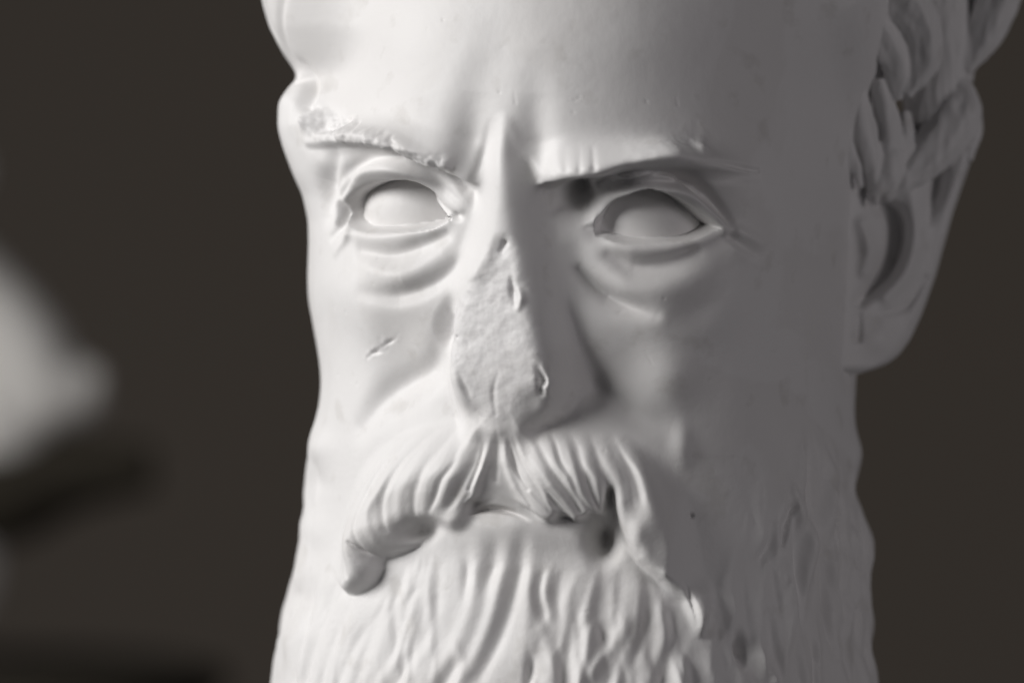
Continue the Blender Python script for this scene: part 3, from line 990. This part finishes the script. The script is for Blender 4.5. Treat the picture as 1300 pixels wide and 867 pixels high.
# ------------------------------------------------------------------ hair locks beside the temples and over the ear
def fuse(name, tubes, voxel=1.6, smooth=6, mat=None, parent=bust, frame=None, lumps=0):
    """melt overlapping locks into one carved piece"""
    vs, fs, k = [], [], 0
    for V_, f in tubes:
        vs.append(to_mesh_coords(to_local(V_)) if frame is None else V_ * K - np.array(frame))
        fs += [[i + k for i in q] for q in f]
        k += len(V_)
    me = bpy.data.meshes.new(name)
    me.from_pydata(np.vstack(vs).tolist(), [], fs)
    import bmesh
    bm = bmesh.new(); bm.from_mesh(me)
    bmesh.ops.recalc_face_normals(bm, faces=bm.faces)
    bm.to_mesh(me); bm.free()
    o = bpy.data.objects.new(name, me)
    COL.objects.link(o)
    r = o.modifiers.new('r', 'REMESH'); r.mode = 'VOXEL'; r.voxel_size = voxel * K
    s = o.modifiers.new('s', 'SMOOTH'); s.iterations = smooth; s.factor = 0.5
    dg = bpy.context.evaluated_depsgraph_get()
    me2 = bpy.data.meshes.new_from_object(o.evaluated_get(dg))
    o.modifiers.clear()
    o.data = me2
    me2.name = name
    if lumps:
        from mathutils import noise
        co = np.empty(len(me2.vertices) * 3, np.float32); me2.vertices.foreach_get('co', co); co = co.reshape(-1, 3)
        nr = np.empty(len(me2.vertices) * 3, np.float32); me2.vertices.foreach_get('normal', nr); nr = nr.reshape(-1, 3)
        dv = np.array([noise.noise(Vector((c[0] * 420, c[1] * 420, c[2] * 130))) + 0.5 * noise.noise(Vector((c[0] * 120, c[1] * 120, c[2] * 90))) for c in co])
        co += nr * (dv[:, None] * lumps * K).astype(np.float32)
        me2.vertices.foreach_set('co', co.ravel())
        me2.update()
    me2.polygons.foreach_set('use_smooth', np.ones(len(me2.polygons), bool))
    me2.materials.clear(); me2.materials.append(mat or M_HAIR)
    o.parent = parent
    return o

fuse('hair_lock', [
    # forelock curling down beside the deep gap
    tube([(1110, -80, 118), (1140, -10, 132), (1168, 35, 146), (1172, 80, 156), (1150, 122, 154)], [36, 34, 26, 20, 7], strands=5, depth=.1),
    tube([(1090, -40, 108), (1112, 30, 126), (1136, 80, 146), (1140, 128, 156)], [20, 24, 20, 6], strands=5, depth=.1, flat=.7),
    # roll at the back
    tube([(1300, -80, 280), (1268, -10, 272), (1250, 40, 262), (1226, 92, 244)], [40, 30, 25, 7], strands=5, depth=.12),
    tube([(1240, -80, 320), (1232, -5, 322), (1222, 50, 312), (1214, 105, 280)], [40, 34, 28, 22]),
    # broad lock swept over the top of the ear
    tube([(1212, 98, 252), (1214, 140, 236), (1194, 180, 210), (1156, 222, 186), (1122, 252, 174)], [16, 34, 31, 20, 7], strands=6, depth=.06, flat=.8),
    tube([(1226, 120, 268), (1232, 162, 262), (1228, 205, 250)], [14, 16, 7]),
    tube([(1180, -60, 250), (1190, 40, 270), (1186, 110, 262), (1180, 170, 230)], [40, 44, 44, 30]),
    # short wisps at the temple
    tube([(1086, 90, 136), (1094, 160, 150), (1108, 222, 160), (1112, 262, 160)], [8, 17, 14, 4], strands=4, depth=.1, flat=.7),
    tube([(1116, 100, 152), (1126, 155, 164), (1128, 205, 170), (1118, 240, 164)], [10, 17, 17, 6], strands=4, depth=.1, flat=.7),
    tube([(1148, 140, 184), (1148, 180, 186), (1138, 215, 180)], [8, 14, 8], strands=4, depth=.1),
    tube([(1064, 110, 118), (1073, 175, 136), (1094, 240, 154)], [5, 11, 5], flat=.6),
    tube([(1136, 190, 172), (1124, 226, 168), (1104, 250, 160)], [16, 18, 7]),
], smooth=16, lumps=2.2)

# ------------------------------------------------------------------ ear
def ear():
    nu, nv = 90, 190
    yv = np.linspace(165, 474, nv)
    xl = np.interp(yv, [165, 230, 262, 300, 360, 440, 474], [1090, 1060, 1050, 1046, 1046, 1050, 1062])
    xr = smooth1(np.interp(yv, [165, 200, 230, 270, 310, 350, 400, 430, 450, 462, 470, 474], [1232, 1234, 1224, 1210, 1199, 1188, 1170, 1156, 1142, 1127, 1108, 1086]), 2)
    u = np.linspace(0, 1, nu)
    X = xl[:, None] * (1 - u) + xr[:, None] * u
    Yp = np.broadcast_to(yv[:, None], X.shape)
    Hh = np.zeros_like(X)
    def line(pts, w, h):
        C = catmull(pts, 8)
        ww, hh = expand(w, 8, len(C)), expand(h, 8, len(C))
        best = np.full(X.shape, 1e9); vv = np.zeros_like(X)
        for c, a, b in zip(C, ww, hh):
            d = np.hypot(X - c[0], Yp - c[1]) / a
            m = d < best
            best = np.where(m, d, best); vv = np.where(m, b, vv)
        Hh[:] += vv * np.exp(-2.0 * best ** 2)
    line([(1238, 170), (1230, 205), (1214, 255), (1200, 305), (1184, 355), (1160, 405)], [16, 16, 15, 14, 14, 14], [14, 16, 15, 13, 10, 4])   # helix
    line([(1190, 185), (1190, 215), (1186, 245), (1178, 280)], [14, 15, 13, 10], [-18, -40, -34, -8])                                           # scapha
    line([(1150, 215), (1160, 255), (1163, 300), (1152, 345), (1125, 378)], [18, 18, 17, 15, 12], [6, 12, 13, 12, 8])                           # antihelix
    line([(1112, 255), (1132, 275), (1136, 305), (1126, 340), (1108, 365), (1092, 384)], [15, 17, 16, 14, 12, 9], [-30, -58, -66, -58, -40, -18])   # concha
    line([(1096, 285), (1104, 315), (1098, 345)], [14, 15, 12], [10, 16, 8])                                                                   # tragus
    line([(1175, 355), (1150, 388), (1120, 398)], [7, 8, 7], [-5, -6, -3])
    line([(1120, 430)], [34], [8])                                                                                                            # lobe
    line([(1090, 400), (1089, 430)], [7, 7], [-4, -6])
    edge = np.minimum((xr[:, None] - X), (474 - Yp) * 1.4)
    e = np.clip(edge / 16, 0, 1)
    rnd = np.sqrt(np.clip(1 - (1 - e) ** 2, 0, 1))
    slope = 172 + 0.62 * (X - 1085)
    front = slope - (Hh + 10) * rnd + 12 * (1 - rnd)
    back = slope + 26 * rnd + 12 * (1 - rnd) 
    pf = np.stack([np.stack([unproject(a, b, c) for a, b, c in zip(ra, rb, rc)]) for ra, rb, rc in zip(X, Yp, front)])
    pb = np.stack([np.stack([unproject(a, b, c) for a, b, c in zip(ra, rb, rc)]) for ra, rb, rc in zip(X, Yp, back)])
    v = np.vstack([pf.reshape(-1, 3), pb.reshape(-1, 3)])
    f = grid_faces(nv, nu, wrap=False)
    n = nv * nu
    q = np.vstack([f, f[:, ::-1] + n])
    # close the rim
    i = np.arange(nv - 1)
    r = np.stack([i * nu + nu - 1, (i + 1) * nu + nu - 1, (i + 1) * nu + nu - 1 + n, i * nu + nu - 1 + n], -1)
    j = np.arange(nu - 1)
    bt = np.stack([(nv - 1) * nu + j + 1, (nv - 1) * nu + j, (nv - 1) * nu + j + n, (nv - 1) * nu + j + 1 + n], -1)
    q = np.vstack([q, r, bt])
    o = make_mesh('ear', to_mesh_coords(to_local(v)), q, M_SKIN)
    import bmesh
    bm = bmesh.new(); bm.from_mesh(o.data)
    bmesh.ops.recalc_face_normals(bm, faces=bm.faces)
    bm.to_mesh(o.data); bm.free()
    o.parent = bust
    return o
ear()

# ------------------------------------------------------------------ backdrop
bm_m = bpy.data.materials.new('dark_backdrop')
bm_m.use_nodes = True
bb = bm_m.node_tree.nodes['Principled BSDF']
bb.inputs['Base Color'].default_value = (0.165, 0.14, 0.115, 1)
bb.inputs['Roughness'].default_value = 0.9
wall = make_mesh('wall', np.array([[-6, 3.2, -3], [6, 3.2, -3], [6, 3.2, 4], [-6, 3.2, 4]], float), np.array([[0, 1, 2, 3]]), bm_m)
wall['kind'] = 'structure'

# ------------------------------------------------------------------ out-of-focus bust further back, only its nose in view
BY = 3900.0
def far(pts):
    return [(x, y, BY) for x, y in pts]
fb = bpy.data.objects.new('marble_bust', None)
COL.objects.link(fb)
FO = unproject(-250, 850, BY) * K
fb.location = FO
fb['label'] = 'blurred pale marble bust in profile with dark moustache, out of focus behind'
fb['category'] = 'sculpture'
M_OLD = marble('weathered_white_marble', base=(0.86, 0.84, 0.80), rough=0.7)
M_DARK = marble('dark_marble', base=(0.026, 0.021, 0.013), rough=0.8)  # near-black base colour for the far moustache and the plinth
g = 1.65
sc_ = lambda r: [q * g for q in r]
fuse('head', [
    tube(far([(-300, 20), (-300, 60), (-300, 200), (-300, 400), (-280, 600), (-250, 720), (-250, 850)]), sc_([60, 150, 230, 240, 190, 130, 150]), ring=28),
    tube(far([(-150, 640), (-90, 720), (-120, 790)]), sc_([90, 90, 50]), ring=20),
    tube(far([(-140, 290), (-60, 330), (0, 330)]), sc_([70, 40, 10]), ring=20),
], voxel=14, smooth=4, mat=M_OLD, parent=fb, frame=FO)
fuse('nose', [
    tube(far([(-120, 290), (-25, 415), (55, 488), (128, 498)]), sc_([56, 80, 66, 28]), ring=24),
    tube(far([(-80, 510), (-10, 540), (50, 522)]), sc_([72, 80, 46]), ring=24),
], voxel=8, smooth=4, mat=M_OLD, parent=fb, frame=FO)
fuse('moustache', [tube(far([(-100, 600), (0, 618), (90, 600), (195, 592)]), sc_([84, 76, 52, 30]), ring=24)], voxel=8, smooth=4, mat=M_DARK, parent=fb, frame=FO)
hr_ = np.random.default_rng(3)
fuse('hair', [tube([(-300 + 232 * math.cos(a_) * q_, 190 - 190 * math.sin(b_), BY - 390 * math.sin(a_) * q_), (-300 + 262 * math.cos(a_ + .2) * q_, 205 - 190 * math.sin(b_) + 40, BY - 430 * math.sin(a_ + .2) * q_),
                    (-300 + 236 * math.cos(a_ + .3) * q_, 190 - 190 * math.sin(b_) + 90, BY - 390 * math.sin(a_ + .3) * q_)], sc_([18, 34, 14]), ring=14)
              for b_ in (0.15, 0.65, 1.1) for q_ in (math.cos(b_) * 0.96,) for a_ in np.linspace(0.5, 6.6, 13) + hr_.uniform(-.15, .15, 13)], voxel=14, smooth=3, mat=M_OLD, parent=fb, frame=FO)
pl = bpy.data.objects.new('plinth', None)
me_p = []
prof_p = [(0, 905), (250, 903), (310, 896), (345, 880), (352, 862), (345, 849), (320, 842), (0, 840)]
cx = unproject(-60, 0, BY)
rows = []
for r_, y_ in prof_p:
    z_ = unproject(0, y_, BY)[2]
    rows.append([(r_ * g * math.cos(a_), r_ * g * math.sin(a_), z_) for a_ in np.linspace(0, 2 * math.pi, 64, endpoint=False)])
pv = (np.array(rows) + np.array([cx[0], BY, 0])).reshape(-1, 3) * K
bpy.data.objects.remove(pl)
pl = make_mesh('plinth', pv, grid_faces(len(prof_p), 64)[:, ::-1], M_DARK)
pl['label'] = 'dark round plinth slab below the blurred background bust'
pl['category'] = 'plinth'
